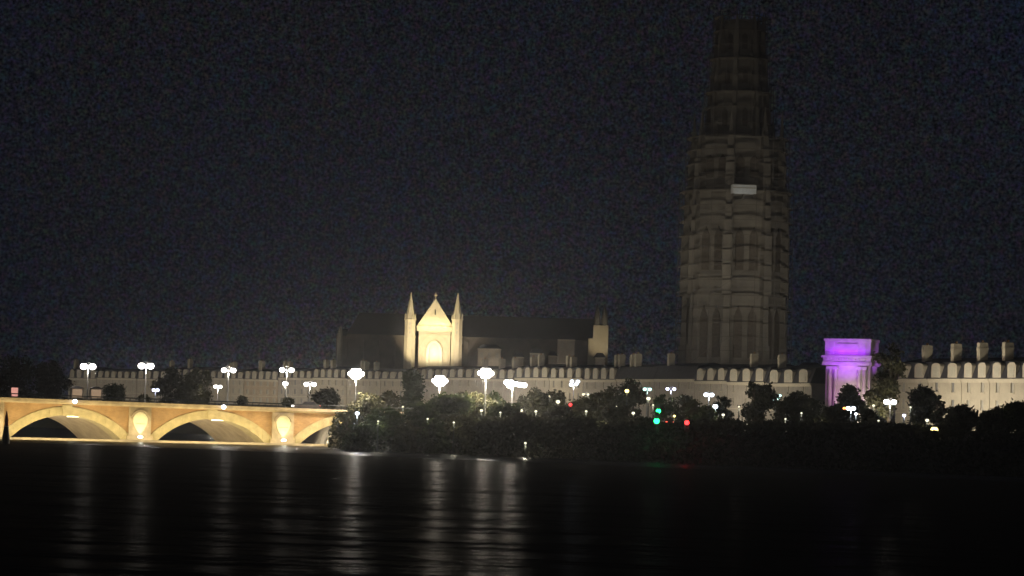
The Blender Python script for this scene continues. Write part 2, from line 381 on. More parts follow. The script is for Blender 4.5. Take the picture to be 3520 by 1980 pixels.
# ------------------------------------------------------------------ street lamps
def lamp(kind, x, y, Y, label, base=None, em='e_white', r=0.42, gap=1.3, group='street lamps along the quay and bridge', power=None):
    p = at(x, y, Y); z = base if base is not None else ground_z(p.x, p.y)
    h = p.z - z
    t = thing('street_lamp', label, 'street lamp', (p.x, p.y, z), 0, group)
    pole = MB().frustum(0, 0, 0, min(0.9, h * .3), 0.16, 0.13, 8).tube((0, 0, min(.9, h*.3)), (0, 0, h + (0.25 if kind != 'single' else -r)), 0.11, 0.07, 8)
    pole.build('pole', 'iron' if kind == 'single' else 'galv', t)
    heads = {'single': [(0, 0)], 'double': [(-gap/2, 0), (gap/2, 0)],
             'mast': [(-0.80, 0), (-0.36, 0.42), (0.36, 0.42), (0.80, 0), (-0.36, -0.40), (0.36, -0.40), (0, 0)],  # clustered heads added so the lamp spreads like its bloom
             'flare': [(-0.9, 0.2), (-0.25, 0.2), (-0.5, -0.3), (0.4, 0.0), (1.1, -0.12), (1.8, -0.18)],
             'quad': [(-0.45, -0.5), (0.75, 0.1), (-0.3, 0.1), (0.45, -0.4)]}[kind]
    if kind != 'single':
        a = MB().tube((min(q[0] for q in heads), 0.12, h + r + .08), (max(q[0] for q in heads), 0.12, h + r + .08), 0.05, n=6)
        a.tube((0, 0, h + .2), (0, .12, h + r + .08), 0.05, n=6)
        a.build('arm', 'galv', t)
    for dx, dz in heads:
        hd = MB().frustum(dx, 0, h + dz + r * 0.72, h + dz + r * 1.12, r * 0.9, r * 0.25, 10).build('lamp_cap', 'iron', t)
        MB().ball((dx, 0, h + dz), r, r, r * 0.85, 10, 6).build('globe', em, hd)
    zl = h + min(q[1] for q in heads) - r * .85 - .2
    LI = dict(e_white=240, e_big=1300, e_cool=80, e_teal=25, e_violet=45, e_yellow=22, e_dim=32, e_orange=10)[em] * (0.6 if kind == 'single' else 1)
    if power: LI = power
    LC = dict(e_white=(1, .86, .70), e_big=(1, .84, .64), e_cool=(.86, .93, 1), e_teal=(.6, 1, .9), e_violet=(.75, .75, 1), e_yellow=(1, .78, .3), e_dim=(1, .9, .65), e_orange=(1, .5, .2))[em]
    light('POINT', 'street_lamp_light', (p.x, p.y - .05, z + zl), LI * 4 * PI, LC, shadow_soft_size=.18)
    return t
DECK = 5.7
lamp('double', 303, 1260, 378, 'leftmost double lamp on the bridge, its two globes almost touching', DECK, r=0.58, gap=1.35)
lamp('double', 502, 1258, 380, 'double lamp over the bridge nearest above the left medallion pier', DECK, r=0.58, gap=1.4)
lamp('double', 786, 1273, 384, 'double lamp with pale visible post above the second arch crown', DECK - .2, r=0.46, gap=1.45)
lamp('double', 986, 1272, 388, 'double lamp with clearly parted globes above the right medallion pier', DECK - .2, r=0.46, gap=1.5)
lamp('double', 749, 1329, 480, 'small low double lamp just left of the pale lamp post', None, r=0.36, gap=1.0)
lamp('double', 535, 1341, 485, 'small bluish lamp low behind the bridge railing right of the red brown bush', None, em='e_violet', r=0.36, gap=0.75)
lamp('single', 981, 1319, 475, 'single globe lamp directly under a double lamp before the pale facade', None, r=0.54)
lamp('double', 1066, 1321, 460, 'double lamp with wide joined globes before the facade near the bridge end', None, r=0.5, gap=1.4)
lamp('mast', 1224, 1285, 371, 'blazing mast lamp standing alone over the trees at the bridge end', None, 'e_big', 0.48)
lamp('mast', 1512, 1309, 374, 'blazing mast lamp below the lit church front', None, 'e_big', 0.48)
lamp('mast', 1670, 1283, 372, 'blazing mast lamp highest right of the church, before a beige block', None, 'e_big', 0.48)
lamp('flare', 1762, 1319, 374, 'blazing mast lamp with a tail of heads to its right', None, 'e_big', 0.48)
lamp('quad', 1972, 1313, 420, 'small cool lamp cluster below the pale dormers right of the mast lamps', None, 'e_cool', 0.33)
lamp('double', 2225, 1338, 430, 'small teal lamp between the yellow lamp and the paired violet lamp', None, 'e_teal', 0.34, 0.9)
lamp('double', 2306, 1337, 430, 'small violet white double lamp under the left edge of the tower', None, 'e_violet', 0.32, 1.2)
lamp('double', 2437, 1357, 420, 'white double lamp below the tower left of the round dark tree', None, 'e_cool', 0.42, 1.0)
lamp('single', 2459, 1397, 400, 'single white lamp just under a double lamp below the tower', None, 'e_cool', 0.42)
lamp('quad', 2666, 1362, 420, 'cluster of four small greenish globes between two round dark trees', None, 'e_teal', 0.30)
lamp('double', 3060, 1382, 410, 'bright white double lamp right of the purple gate', None, 'e_white', 0.50, 1.25, power=170)
lamp('double', 2925, 1404, 372, 'white double lamp under the dark tree before the purple gate', None, 'e_cool', 0.36, 0.8, power=25)
lamp('single', 2903, 1404, 366, 'small orange lamp touching the white double lamp before the purple gate', None, 'e_orange', 0.26)
lamp('single', 2942, 1423, 364, 'small pale globe lamp right below the white double lamp at the gate', None, 'e_cool', 0.22)
lamp('single', 3108, 1428, 366, 'small violet globe lamp low beside the dark tree right of the gate', None, 'e_violet', 0.26)
lamp('single', 3212, 1478, 322, 'yellowish lamp low on the dark bank under the right hand tree', None, 'e_yellow', 0.52)
lamp('single', 2155, 1344, 425, 'small yellow globe lamp between the trees left of the tower', None, 'e_yellow', 0.38)
lamp('single', 2229, 1370, 400, 'faint greenish globe just below the small teal lamp', None, 'e_dim', 0.36)
lamp('single', 1228, 1421, 351, 'small white globe beside the tree where the lit bridge ends', None, 'e_cool', 0.30, power=100)
lamp('single', 1918, 1381, 400, 'small pale globe left of the faint red light among the middle trees', None, 'e_dim', 0.36)
lamp('double', 2014, 1356, 400, 'faint pinkish double lamp right of the cool lamp cluster', None, 'e_dim', 0.26, 0.8)
lamp('single', 2811, 1457, 352, 'faint pale globe at the foot of the purple gate', None, 'e_dim', 0.30)
lamp('single', 1806, 1523, 334, 'tiny white globe low on the dark bank below the mast lamps', None, 'e_dim', 0.18, power=30)
lamp('single', 1334, 1354, 420, 'tiny white globe before the facade right of the lone mast lamp', None, 'e_dim', 0.26)
lamp('single', 1792, 1411, 385, 'tiny globe in the foliage under the mast lamp with a tail', None, 'e_dim', 0.26)
lamp('single', 1879, 1408, 390, 'tiny globe in the foliage left of the faint red light', None, 'e_dim', 0.26)

for x, y, Y, em, r, lb in (
    (1890, 1362, 392, 'e_dim', .2, 'tiny pale globe just above the small pale globe near the faint red light'),
    (1655, 1411, 347, 'e_dim', .24, 'small pale globe inside the foliage under the highest mast lamp'),
    (1842, 1414, 378, 'e_dim', .22, 'tiny globe in the dark tree right of the mast lamp with a tail'),
    (2177, 1420, 372, 'e_dim', .26, 'small pale globe left of the upper green signal'),
    (2191, 1440, 362, 'e_dim', .24, 'small pale globe left of the lower green signal'),
    (2318, 1430, 366, 'e_yellow', .2, 'tiny warm globe between the green signals and the red signal'),
    (2486, 1426, 372, 'e_dim', .24, 'small pale globe below and right of the single white lamp under the tower'),
    (2566, 1460, 352, 'e_dim', .24, 'small pale globe low under the round dark tree before the arched dormers'),
    (2842, 1432, 392, 'e_violet', .22, 'small violet globe lamp at the left foot of the purple gate'),
    (3003, 1394, 398, 'e_dim', .24, 'small pale globe between the purple gate and the bright double lamp'),
    (3187, 1445, 336, 'e_dim', .26, 'small pale globe above the yellowish lamp on the bank'),
    (1268, 1364, 384, 'e_dim', .2, 'tiny pale globe among leaves below the lone mast lamp'),
    (1470, 1440, 346, 'e_dim', .16, 'tiny pale globe low in the green tree below the slim upright tree'),
    (2015, 1414, 342, 'e_dim', .18, 'tiny pale globe below the faint pinkish double lamp')):
    lamp('single', x, y, Y, lb, None, em, r)

for x, y, Y in ((1300, 1448, 352), (1385, 1398, 360), (1560, 1452, 342), (1720, 1418, 350), (1935, 1432, 345), (2075, 1450, 340), (2120, 1398, 372), (2245, 1392, 378),
                (2540, 1398, 366), (2700, 1440, 350), (2755, 1420, 356), (3020, 1446, 346), (3130, 1400, 372)):
    lamp('single', x, y, Y, 'tiny added globe lighting the dark foliage of the river bank', None, 'e_dim', .15, group='added globes lighting the bank foliage', power=22)  # globes added along the bank to brighten the foliage

# ------------------------------------------------------------------ traffic lights, cars, sign
def signal(x, y, Y, em, label, lit, lr=.40):
    p = at(x, y, Y); z = ground_z(p.x, p.y); h = p.z - z
    t = thing('traffic_light', label, 'traffic light', (p.x, p.y, z), 0, 'traffic lights on the quay road')
    off = {'red': 0.0, 'green': 0.8}[lit]          # the lit lens sits where the photo shows it
    MB().tube((0, 0, 0), (0, 0, h - 0.5 + off), 0.08, n=8).build('pole', 'iron', t)
    hs = MB().box(-0.28, 0.28, -0.12, 0.2, h - 1.25 + off, h + 0.45 + off).build('housing', 'iron', t)
    for i, nm in enumerate(('red', 'amber', 'green')):
        zz = h + off - 0.4 * i
        on = nm == lit
        if on: light('POINT', 'signal_light', (p.x, p.y - .7, z + zz), 60, (.05, 1, .3) if lit == 'green' else (1, .05, .05), shadow_soft_size=.15)
        MB().ball((0, -0.16, zz), lr if on else 0.17, 0.16, lr if on else 0.17).build('lens', em if on else 'glass', hs)
signal(2263, 1413, 395, 'e_green', 'traffic light showing bright green below the teal lamp', 'green')
signal(2257, 1447, 331, 'e_green', 'lower traffic light showing green beneath the brighter green one', 'green')
signal(2361, 1453, 327, 'e_red', 'traffic light showing bright red under the tower', 'red', .32)
signal(1961, 1391, 395, 'e_red', 'traffic light showing faint red among the middle trees', 'red', .24)
def car(x, y, Y, rz, label, paint, front=True, z=None):
    p = at(x, y, Y); z = ground_z(p.x, p.y) if z is None else z
    t = thing('car', label, 'car', (p.x, p.y, z), rz, 'cars on the quay road and bridge')
    b = MB().prism([(-2.1, .35), (2.1, .35), (2.15, .75), (1.2, .92), (-1.9, .95), (-2.15, .8)], -.85, .85)
    b.prism([(-1.75, .95), (.95, .93), (.35, 1.42), (-1.2, 1.45)], -.72, .72)
    b.build('body', paint, t)
    MB().prism([(-1.5, 1.0), (.72, 1.0), (.3, 1.36), (-1.12, 1.38)], -.74, .74).build('side_window', 'glass', t)
    for wx in (-1.3, 1.35):
        for wy in (-.86, .66): MB().tube((wx, wy, .33), (wx, wy + .2, .33), .33, n=12).build('wheel', 'tyre', t)
    for wy in (-.6, .6):
        MB().ball((2.13, wy, .68), .10, .17, .12).build('headlight', 'e_head', t)
        MB().ball((-2.13, wy, .78), .08, .18, .12).build('tail_light', 'e_tail', t)
car(2603, 1462, 362, R(78), 'dark car showing red tail lights below the two round dark trees', 'carp')
car(2293, 1447, 372, R(100), 'dark car showing red tail lights right of the lower green signal', 'carp')
car(1052, 1392, 384, R(196), 'dark car with orange red tail lamps at the right end of the bridge', 'carp', z=5.46)
def sign():
    p = at(51, 1338, 377)
    t = thing('sign_panel', 'pink lit sign panel on a short post at the left end of the bridge', 'sign', (p.x, p.y, DECK))
    MB().tube((0, 0, 0), (0, 0, .6), .08, n=8).build('post', 'iron', t)
    f = MB().box(-.62, .62, -.12, .12, .6, 2.25).build('panel', 'iron', t)
    MB().box(-.52, .52, -.15, -.122, .72, 2.12).build('face', 'e_pink', f)
sign()
def kiosk(x, label):
    p = at(x, 1352, 378)
    t = thing('kiosk', label, 'kiosk', (p.x, p.y, 5.72), BA, 'lit kiosks behind the bridge railing')
    w = MB().box(-.95, .95, .2, 1.6, 0, 2.3).box(-.95, -.8, 0, .197, 0, 2.3).box(.8, .95, 0, .197, 0, 2.3)
    w.build('wall', 'house2', t)
    MB().prism([(-1.1, 2.303), (1.1, 2.303), (.25, 2.62), (-.25, 2.62)], -.15, 1.8).build('roof', 'slate', t)
    MB().box(-.79, .79, .1, .197, .72, .8).build('sill', 'trim', t)
    MB().box(-.76, .76, .13, .197, .85, 2.15).build('lit_front', 'e_warm', t)
kiosk(266, 'small kiosk with a warm lit front under the left double lamp')
kiosk(331, 'small kiosk with a warm lit front beside the round green bush')

# ------------------------------------------------------------------ trees
def leafquad(mb, c, s):
    n = Vector((uni(-1, 1), uni(-1, 1), uni(-1, 1)))
    if n.length < .1: n = Vector((0, 0, 1))
    n.normalize(); a = n.orthogonal().normalized(); b = n.cross(a); q = uni(0, PI)
    a, b = a * math.cos(q) + b * math.sin(q), b * math.cos(q) - a * math.sin(q)
    a *= s; b *= s * uni(.45, .8)
    mb.add([c - a, c - b * .9, c + a, c + b], [(0, 1, 2, 3)])
def tree(x, top, Y, width, label, leaf='leaf', dens=1.0, name='tree', base=None, low=0.08, group=None, lean=0.0, narrow=False, leafsize=0.30):
    p = at(x, top, Y); z0 = ground_z(p.x, p.y) if base is None else base
    H = max(1.2, p.z - z0); rw = width / pxm(Y) / 2
    t = thing(name, label, 'bush' if name == 'bush' else 'tree', (p.x, p.y, z0), 0, group)
    k = Vector((0, 0, 0)); tr = MB(); zc = H * (low + (1 - low) * .45)
    tr.tube((0, 0, -.3), (lean * .4, 0, zc * .6), max(.06, H * .025), H * .018, 8).tube((lean * .4, 0, zc * .6), (lean, 0, H * .8), H * .018, H * .006, 7)
    lumps = []
    n = 7 if name == 'bush' else random.randint(13, 18)
    for i in range(n):
        f = (i + .5) / n; zz = H * (low + (1 - low) * (0.08 + .80 * f))
        prof = math.sin(PI * min(1, .16 + .80 * f)) ** .6
        a = uni(0, 2 * PI); d = rw * prof * uni(.15, .80)
        c = Vector((math.cos(a) * d + lean * f, math.sin(a) * d, zz)); rr = rw * prof * uni(.28, .56)
        if name == 'bush': rr = rw * uni(.55, .75); zz = H * uni(.25, .62); c.z = zz; c.x *= .8
        if narrow: rr = rw * uni(.55, .8); c.x *= .5; c.y *= .5
        rz_ = min(rr * uni(.7, 1.0), (H - zz) * 1.0 + .25)
        lumps.append((c, rr, rz_)); tr.tube((lean * .5, 0, zz * .62), c, H * .009, H * .004, 5)
    tr.build('trunk', 'bark', t)
    cr = MB()
    area = sum(l[1] * l[1] for l in lumps)
    tot = int(min(4200, max(220, dens * 30 * area / (leafsize * leafsize * 2.2))))
    for c, rr, rz_ in lumps:
        for _ in range(int(tot * rr * rr / area)):
            d = Vector((random.gauss(0, 1), random.gauss(0, 1), random.gauss(0, 1))).normalized() * (uni(.25, 1) ** .5)
            q = c + Vector((d.x * rr, d.y * rr, d.z * rz_)) * uni(.85, 1.12)
            if q.z > 0.1: leafquad(cr, q, leafsize * uni(.6, 1.3))
    for _ in range(int(tot * .14)):
        c, rr, rz_ = random.choice(lumps); d = Vector((random.gauss(0, 1), random.gauss(0, 1), random.gauss(0, 1))).normalized()
        q = c + Vector((d.x * rr, d.y * rr, d.z * rz_)) * uni(1.05, 1.45)
        if q.z > 0.1: leafquad(cr, q, leafsize * uni(.6, 1.1))
    cr.build('crown', leaf, t)
    return t
BK = 'trees on the river bank'; QT = 'trees behind the bridge'
# behind the bridge
tree(45, 1215, 520, 230, 'tall dark tree at the far left edge behind the pink sign', 'leafd', group=QT)
tree(165, 1225, 540, 150, 'tall dark tree left of the leftmost double lamp', 'leafd', group=QT)
tree(590, 1245, 500, 130, 'hazy brownish tree behind the bridge right of the second double lamp', 'leafo', .8, group=QT)
tree(690, 1255, 492, 140, 'hazy olive tree behind the bridge left of the pale lamp post', 'leafo', .8, group=QT)
tree(393, 1293, 478, 84, 'round green bush behind the bridge railing between kiosk and lamp', 'leaf', 1.1, 'bush', None, .05, leafsize=.26)
tree(493, 1337, 384, 42, 'low red brown bush on the bridge above the left medallion', 'leafd', 1.3, 'bush', 5.5, .02, leafsize=.18)
tree(992, 1357, 388, 44, 'low dark rounded bush on the bridge above the right medallion', 'leafd', 1.3, 'bush', 5.45, .02, leafsize=.18)
tree(833, 1350, 386, 40, 'small dark bush on the bridge below the pale facade', 'leafd', 1.0, 'bush', 5.45, .02, leafsize=.18)
# bridge end and the middle bank
tree(1195, 1395, 358, 100, 'olive tree covering the end of the lit bridge', 'leafo', .9, group=BK)
tree(1265, 1352, 372, 130, 'loose olive tree right of the bridge end under the lone mast lamp', 'leafo', .7, group=BK)
tree(1330, 1400, 356, 150, 'broad green tree low on the bank right of the bridge end', 'leaf', .9, group=BK)
tree(1420, 1268, 420, 84, 'slim upright tree left of the mast lamp below the church', 'leaf', 1.0, group=BK, narrow=True)
tree(1455, 1395, 356, 140, 'low green tree below the slim upright tree', 'leaf', .9, group=BK)
tree(1545, 1360, 366, 170, 'dark green tree below the mast lamp that stands under the church', 'leaf', .9, group=BK)
tree(1650, 1352, 375, 170, 'wide grey green tree below the highest mast lamp', 'leafo', .75, group=BK)
tree(1740, 1385, 360, 150, 'dim green tree below the mast lamp with the tail', 'leaf', .7, group=BK)
tree(1845, 1335, 385, 140, 'dark tree right of the mast lamp with the tail', 'leafd', .8, group=BK)
tree(1930, 1400, 362, 150, 'low dark tree under the cool lamp cluster', 'leafd', .8, group=BK)
tree(2050, 1342, 392, 130, 'brown dim tree before the pale facade between cool cluster and yellow lamp', 'leafo', .7, group=BK)
tree(2110, 1395, 365, 140, 'low dark tree under the small yellow lamp', 'leafd', .8, group=BK)
tree(2180, 1290, 440, 130, 'tall sparse tree behind the yellow lamp left of the tower foot', 'leafo', .6, group=BK)
tree(2215, 1482, 345, 130, 'low dark tree beneath the green signals', 'leafd', 1, group=BK)
tree(2395, 1490, 340, 120, 'low dark tree beneath the red signal', 'leafd', 1, group=BK)
tree(2350, 1345, 430, 120, 'dim tree before the tower foot right of the violet double lamp', 'leafo', .6, group=BK)
tree(2420, 1395, 372, 110, 'small green tree left of the single white lamp under the tower', 'leaf', .9, group=BK)
tree(2595, 1300, 385, 150, 'round dark tree before the building with arched dormers', 'leafd', 1.1, group=BK)
tree(2755, 1342, 375, 165, 'round dark tree left of the purple gate', 'leafd', 1.1, group=BK)
tree(2505, 1462, 345, 150, 'low dark tree left of the tail lights under the round dark tree', 'leafd', 1, group=BK)
tree(2650, 1492, 336, 170, 'low dark tree under the four globe cluster', 'leafd', 1, group=BK)
tree(2800, 1488, 334, 170, 'low dark tree below the foot of the purple gate', 'leafd', 1, group=BK)
tree(2915, 1308, 400, 130, 'dark tree standing before the purple gate and hiding its arch', 'leafd', 1.0, group=BK)
tree(3062, 1150, 462, 170, 'tall dim brown tree rising behind the purple gate on its right', 'leafo', .8, group=BK, leafsize=.4)
tree(2950, 1462, 338, 180, 'low dark tree below the car under the gate', 'leafd', 1, group=BK)
tree(3085, 1462, 336, 160, 'low dark tree below the bright double lamp right of the gate', 'leafd', 1, group=BK)
tree(3165, 1315, 385, 140, 'upright dark tree left of the pale terrace at right', 'leafd', 1, group=BK)
tree(3225, 1345, 375, 70, 'small dark tree touching the left end of the pale terrace', 'leafd', 1, group=BK)
tree(3300, 1392, 352, 170, 'broad dark tree under the pale terrace right of the yellowish lamp', 'leafd', 1.1, group=BK)
tree(3420, 1398, 346, 150, 'dark tree under the pale terrace between two broad dark trees', 'leafd', 1.1, group=BK)
tree(3505, 1372, 345, 150, 'dark green tree at the right edge under the terrace', 'leaf', 1.1, group=BK)
tree(3230, 1470, 332, 150, 'low dark tree below the yellowish lamp on the bank', 'leafd', 1, group=BK)
tree(1240, 1445, 348, 130, 'low ragged tree at the water right of the bridge end', 'leaf', .9, group=BK)
tree(1395, 1440, 346, 140, 'low ragged green tree at the water below the slim upright tree', 'leafo', .9, group=BK)
tree(1505, 1432, 345, 150, 'low ragged tree at the water below the church front', 'leaf', .9, group=BK)
tree(1610, 1425, 345, 150, 'low ragged olive tree at the water below the highest mast lamp', 'leafo', .8, group=BK)
tree(1705, 1440, 342, 150, 'low ragged tree at the water below the mast lamp with the tail', 'leafd', .9, group=BK)
tree(1800, 1425, 343, 150, 'low ragged dark tree left of the faint red light at the water', 'leafd', .9, group=BK)
tree(1880, 1452, 338, 140, 'low ragged dark tree at the water below the faint red light', 'leafd', .9, group=BK)
tree(2000, 1440, 340, 150, 'low ragged dark tree at the water below the faint pinkish lamp', 'leafd', .9, group=BK)
tree(2130, 1462, 335, 150, 'low ragged dark tree at the water left of the green signals', 'leafd', .9, group=BK)
tree(1990, 1372, 400, 90, 'slight olive tree under the cool lamp cluster and before the facade', 'leafo', .7, group=BK)
tree(2480, 1350, 440, 90, 'olive tree before the facade between the white double lamp and the round dark tree', 'leafo', .7, group=BK)
tree(645, 1300, 478, 110, 'low hazy tree behind the bridge between the two tall hazy trees', 'leafo', .8, group=QT)
tree(1125, 1330, 440, 110, 'loose olive tree behind the bridge end left of the lone mast lamp', 'leafo', .7, group=QT)
tree(1330, 1338, 398, 120, 'tall loose olive tree left of the slim upright tree', 'leafo', .5, group=BK)
tree(1585, 1342, 392, 110, 'tall loose tree between the mast lamp under the church and the highest mast lamp', 'leafo', .5, group=BK)
tree(1705, 1340, 386, 100, 'tall loose tree left of the mast lamp with a tail', 'leaf', .5, group=BK)
tree(1905, 1330, 405, 110, 'tall loose tree left of the cool lamp cluster', 'leafo', .5, group=BK)
tree(2095, 1318, 415, 120, 'tall loose tree left of the small yellow lamp', 'leafo', .5, group=BK)
tree(2275, 1345, 400, 100, 'tall loose tree between the teal lamp and the violet double lamp', 'leaf', .5, group=BK)
tree(2385, 1368, 392, 90, 'loose olive tree left of the white double lamp under the tower', 'leafo', .5, group=BK)
tree(2700, 1375, 385, 110, 'dark loose tree below the four globe cluster', 'leafd', .7, group=BK)
tree(2860, 1392, 352, 110, 'dark tree at the left foot of the purple gate', 'leafd', .9, group=BK)
tree(2985, 1402, 352, 120, 'dark tree at the right foot of the purple gate', 'leafd', .8, group=BK)
def scrub():
    mb = MB()
    for _ in range(26000):
        x = uni(-29, 105); d = uni(0.5, 19); y = shore(x) + d; g = ground_z(x, y)
        hh = 1.1 + 1.2 * (math.sin(x * .55) * math.sin(y * .4 + x * .2) + 1) * .5 + .8 * (math.sin(x * .17 + 2) + 1) * .5
        leafquad(mb, Vector((x, y, min(g + uni(0, hh), 5.3))), uni(.2, .42))
    o = mb.build('bank_scrub', 'leafd'); tag(o, 'dark scrub covering the river bank below the trees', 'scrub', kind='stuff')
scrub()

# ------------------------------------------------------------------ quayside houses
def house(x0, Y0, x1, Y1, bays, label, wallm='house', floors=3, dormers=True, chim=(0.5,), mans=3.3, lit=100.0, eave=1302, lamps=(), arched=False, group='terraced houses along the quay', oculus=False):
    a = at(x0, eave, Y0); b = at(x1, eave, Y1); ez = (a.z + b.z) / 2
    d = Vector((b.x - a.x, b.y - a.y)); Ln = d.length; rz = math.atan2(d.y, d.x)
    z0 = QZ; t = thing('terraced_house', label, 'house', (a.x, a.y, z0), rz, group)
    H = ez - z0; D = 11.0; bw_ = Ln / bays; ww = min(1.15, bw_ * .44); hw = H / floors
    # front wall with openings, reveals, then sides and back
    xs = [0.0]; zs = [0.0]
    for i in range(bays): xs += [bw_ * (i + .5) - ww / 2, bw_ * (i + .5) + ww / 2]
    xs.append(Ln)
    for j in range(floors): zs += [hw * j + hw * .24, hw * j + hw * .80]
    zs.append(H)
    w = MB()
    for i in range(len(xs) - 1):
        for j in range(len(zs) - 1):
            X0, X1, Z0, Z1 = xs[i], xs[i+1], zs[j], zs[j+1]
            if i % 2 and j % 2:
                q = .24
                w.add([(X0,0,Z0),(X1,0,Z0),(X1,0,Z1),(X0,0,Z1),(X0,q,Z0),(X1,q,Z0),(X1,q,Z1),(X0,q,Z1)], [(0,4,5,1),(1,5,6,2),(2,6,7,3),(3,7,4,0)])
            else: w.add([(X0,0,Z0),(X1,0,Z0),(X1,0,Z1),(X0,0,Z1)], [(0,1,2,3)])
    w.add([(0,0,0),(0,D,0),(0,D,H),(0,0,H),(Ln,0,0),(Ln,D,0),(Ln,D,H),(Ln,0,H)], [(0,3,2,1),(4,5,6,7),(1,2,6,5)])
    w.build('wall', wallm, t)
    win = None
    for i in range(bays):
        for j in range(floors):
            cx = bw_ * (i + .5); zb = zs[1 + 2*j]; hh = zs[2 + 2*j] - zb
            if win is None or abs(hh - hh0) > .01:
                hh0 = hh
                f = MB()
                for s in (-1, 1): f.box(s*(ww/2+.07)-.07, s*(ww/2+.07)+.07, -.05, -.003, -.08, hh+.12)
                f.box(-ww/2-.2, ww/2+.2, -.12, -.003, -.2, -.08)
                win = f.build('window', 'trim', t, (cx, 0, zb))
                s = MB().box(-ww/2+.01, ww/2-.01, .16, .22, 0, hh)
                for q in range(5): s.box(-ww/2+.08, -.05, .13, .158, hh*(.05+.19*q), hh*(.16+.19*q)); s.box(.05, ww/2-.08, .13, .158, hh*(.05+.19*q), hh*(.16+.19*q))
                s.build('shutter', random.choice(['shutter', 'shutter', 'shutter2']), win)
            else: inst(win, t, (cx, 0, zb))
    c = MB().box(-.0, Ln, -.42, -.004, H - .38, H).box(0, Ln, -.2, -.004, H - .75, H - .384).box(0, Ln, -.12, -.004, hw - .12, hw + .1)
    c.build('cornice', 'trim', t)
    r = MB().prism([(-0.3, H + .004), (D, H + .004), (D - 1.0, H + mans), (D/2, H + mans + .9), (1.0, H + mans)], 0, 1)
    r.v = [(y * Ln, x, z) for x, y, z in r.v]; roof = r.build('roof', 'slate', t)
    if dormers:
        dw = bw_ * .56; dh = mans * .92; dm = None
        for i in range(bays):
            cx = bw_ * (i + .5)
            if oculus and i == bays - 1: continue
            if dm is None:
                if arched or i == 0 and False: pass
                pr = [(-dw/2, 0), (dw/2, 0), (dw/2, dh * .8)] + [(dw/2 * math.cos(q), dh * .8 + dh * .2 * math.sin(q)) for q in (PI*.2, PI*.4, PI*.6, PI*.8)] + [(-dw/2, dh * .8)]
                m = MB().prism(pr, -.22, 2.2); dm = m.build('dormer', 'trim', t, (cx, 0, H + .02))
                m = MB().box(-dw*.30, dw*.30, -.27, -.222, dh*.14, dh*.78); m.build('shutter', 'dshut', dm)
            else: inst(dm, t, (cx, 0, H + .02))
    for cfr in tuple(chim) + ((uni(.05, .95),) if x0 < 2380 and random.random() < .5 else ()):
        cx = Ln * cfr; ch = MB().box(cx - .55, cx + .55, 1.4, 3.2, H + mans * .6, H + mans + uni(3.0, 3.8)).box(cx - .65, cx + .65, 1.3, 3.3, H + mans + 2.4, H + mans + 2.65)
        k = ch.build('chimney', 'chim', t)
        zt = max(v.co.z for v in k.data.vertices); pt = MB()
        for q in range(3): pt.frustum(cx - .3 + .3*q, 2.3, zt, zt + .5, .13, .1, 6)
        pt.build('chimney_pots', 'brick', k)
    for fr in lamps:
        wl = MB().box(Ln*fr - .05, Ln*fr + .05, -.3, -.003, H*.45, H*.45 + .1).build('lamp_bracket', 'iron', t)
        MB().ball((Ln*fr, -.42, H*.45), .3, .22, .2).build('wall_lamp', 'e_dim', wl)
    # uplighting along the pavement, aimed at the front
    if lit:
        mid = Vector(((a.x + b.x)/2, (a.y + b.y)/2, 0)); nrm = Vector((d.y, -d.x, 0)).normalized()
        lo = mid + nrm * 16 + Vector((0, 0, QZ + .4)); tg = mid + Vector((0, 0, QZ + H * .9))
        light('AREA', 'facade_uplight', lo, lit * Ln, (1.0, 0.87, 0.66), tg, shape='RECTANGLE', size=Ln * .9, size_y=.5)
    return t
YA = lambda x: (950 + (x - 230) * (860 - 950) / 950) if x < 1180 else (860 + (x - 1180) * (700 - 860) / 820) if x < 2000 else (700 + (x - 2000) * (545 - 700) / 790)
HM = ['house', 'house2', 'house3', 'house', 'house4']
def row(x0, x1, bays, label, **k):
    k.setdefault('wallm', random.choice(HM)); k['lit'] *= uni(.5, 1.05) * (.62 if x0 < 1540 else .8); k.setdefault('mans', uni(2.7, 3.7)); k['eave'] = k.get('eave', 1302) + (uni(-4, 3) if not 2000 < x0 < 2380 else uni(-12, 10)); k.setdefault('dormers', not 2100 < x0 < 2380)
    return house(x0, YA(x0), x1, YA(x1), bays, label, **k)
LT = 145
row(236, 332, 4, 'grey stone house behind the leftmost double lamp', wallm='house2', lit=LT*.5, chim=(.1,))
row(334, 470, 6, 'grey stone house behind the round green bush', wallm='house2', lit=LT*.6, chim=())
row(472, 600, 5, 'stone house half hidden by the hazy brownish tree', wallm='house2', lit=LT*.5, chim=(.8,))
row(602, 720, 5, 'stone house half hidden by the hazy olive tree', wallm='house2', lit=LT*.5, chim=(.3,))
row(722, 838, 5, 'pale house behind the visible pale lamp post', lit=LT*.75, chim=(.6,))
row(840, 956, 5, 'pale house with dark roof left of the clearly parted double lamp', lit=LT, chim=(.4,))
row(958, 1074, 5, 'pale house behind the clearly parted double lamp', lit=LT, chim=(.2,))
row(1076, 1192, 5, 'pale house behind the bridge end left of the lone mast lamp', lit=LT, chim=(.45,))
row(1194, 1308, 5, 'pale house behind the lone mast lamp', lit=LT, chim=(.3, .7))
row(1310, 1420, 4, 'pale house left of the slim upright tree below the church left wing', lit=LT, chim=())
row(1422, 1540, 5, 'pale house directly below the lit church front', lit=LT, chim=())
row(1542, 1655, 4, 'pale house below the right turret of the church front', lit=LT*.8, chim=(.9,))
row(1657, 1770, 4, 'pale house behind the highest mast lamp', lit=LT*1.2, chim=(.8,))
row(1772, 1888, 4, 'pale house behind the mast lamp with a tail', lit=LT*1.2, chim=(.55,))
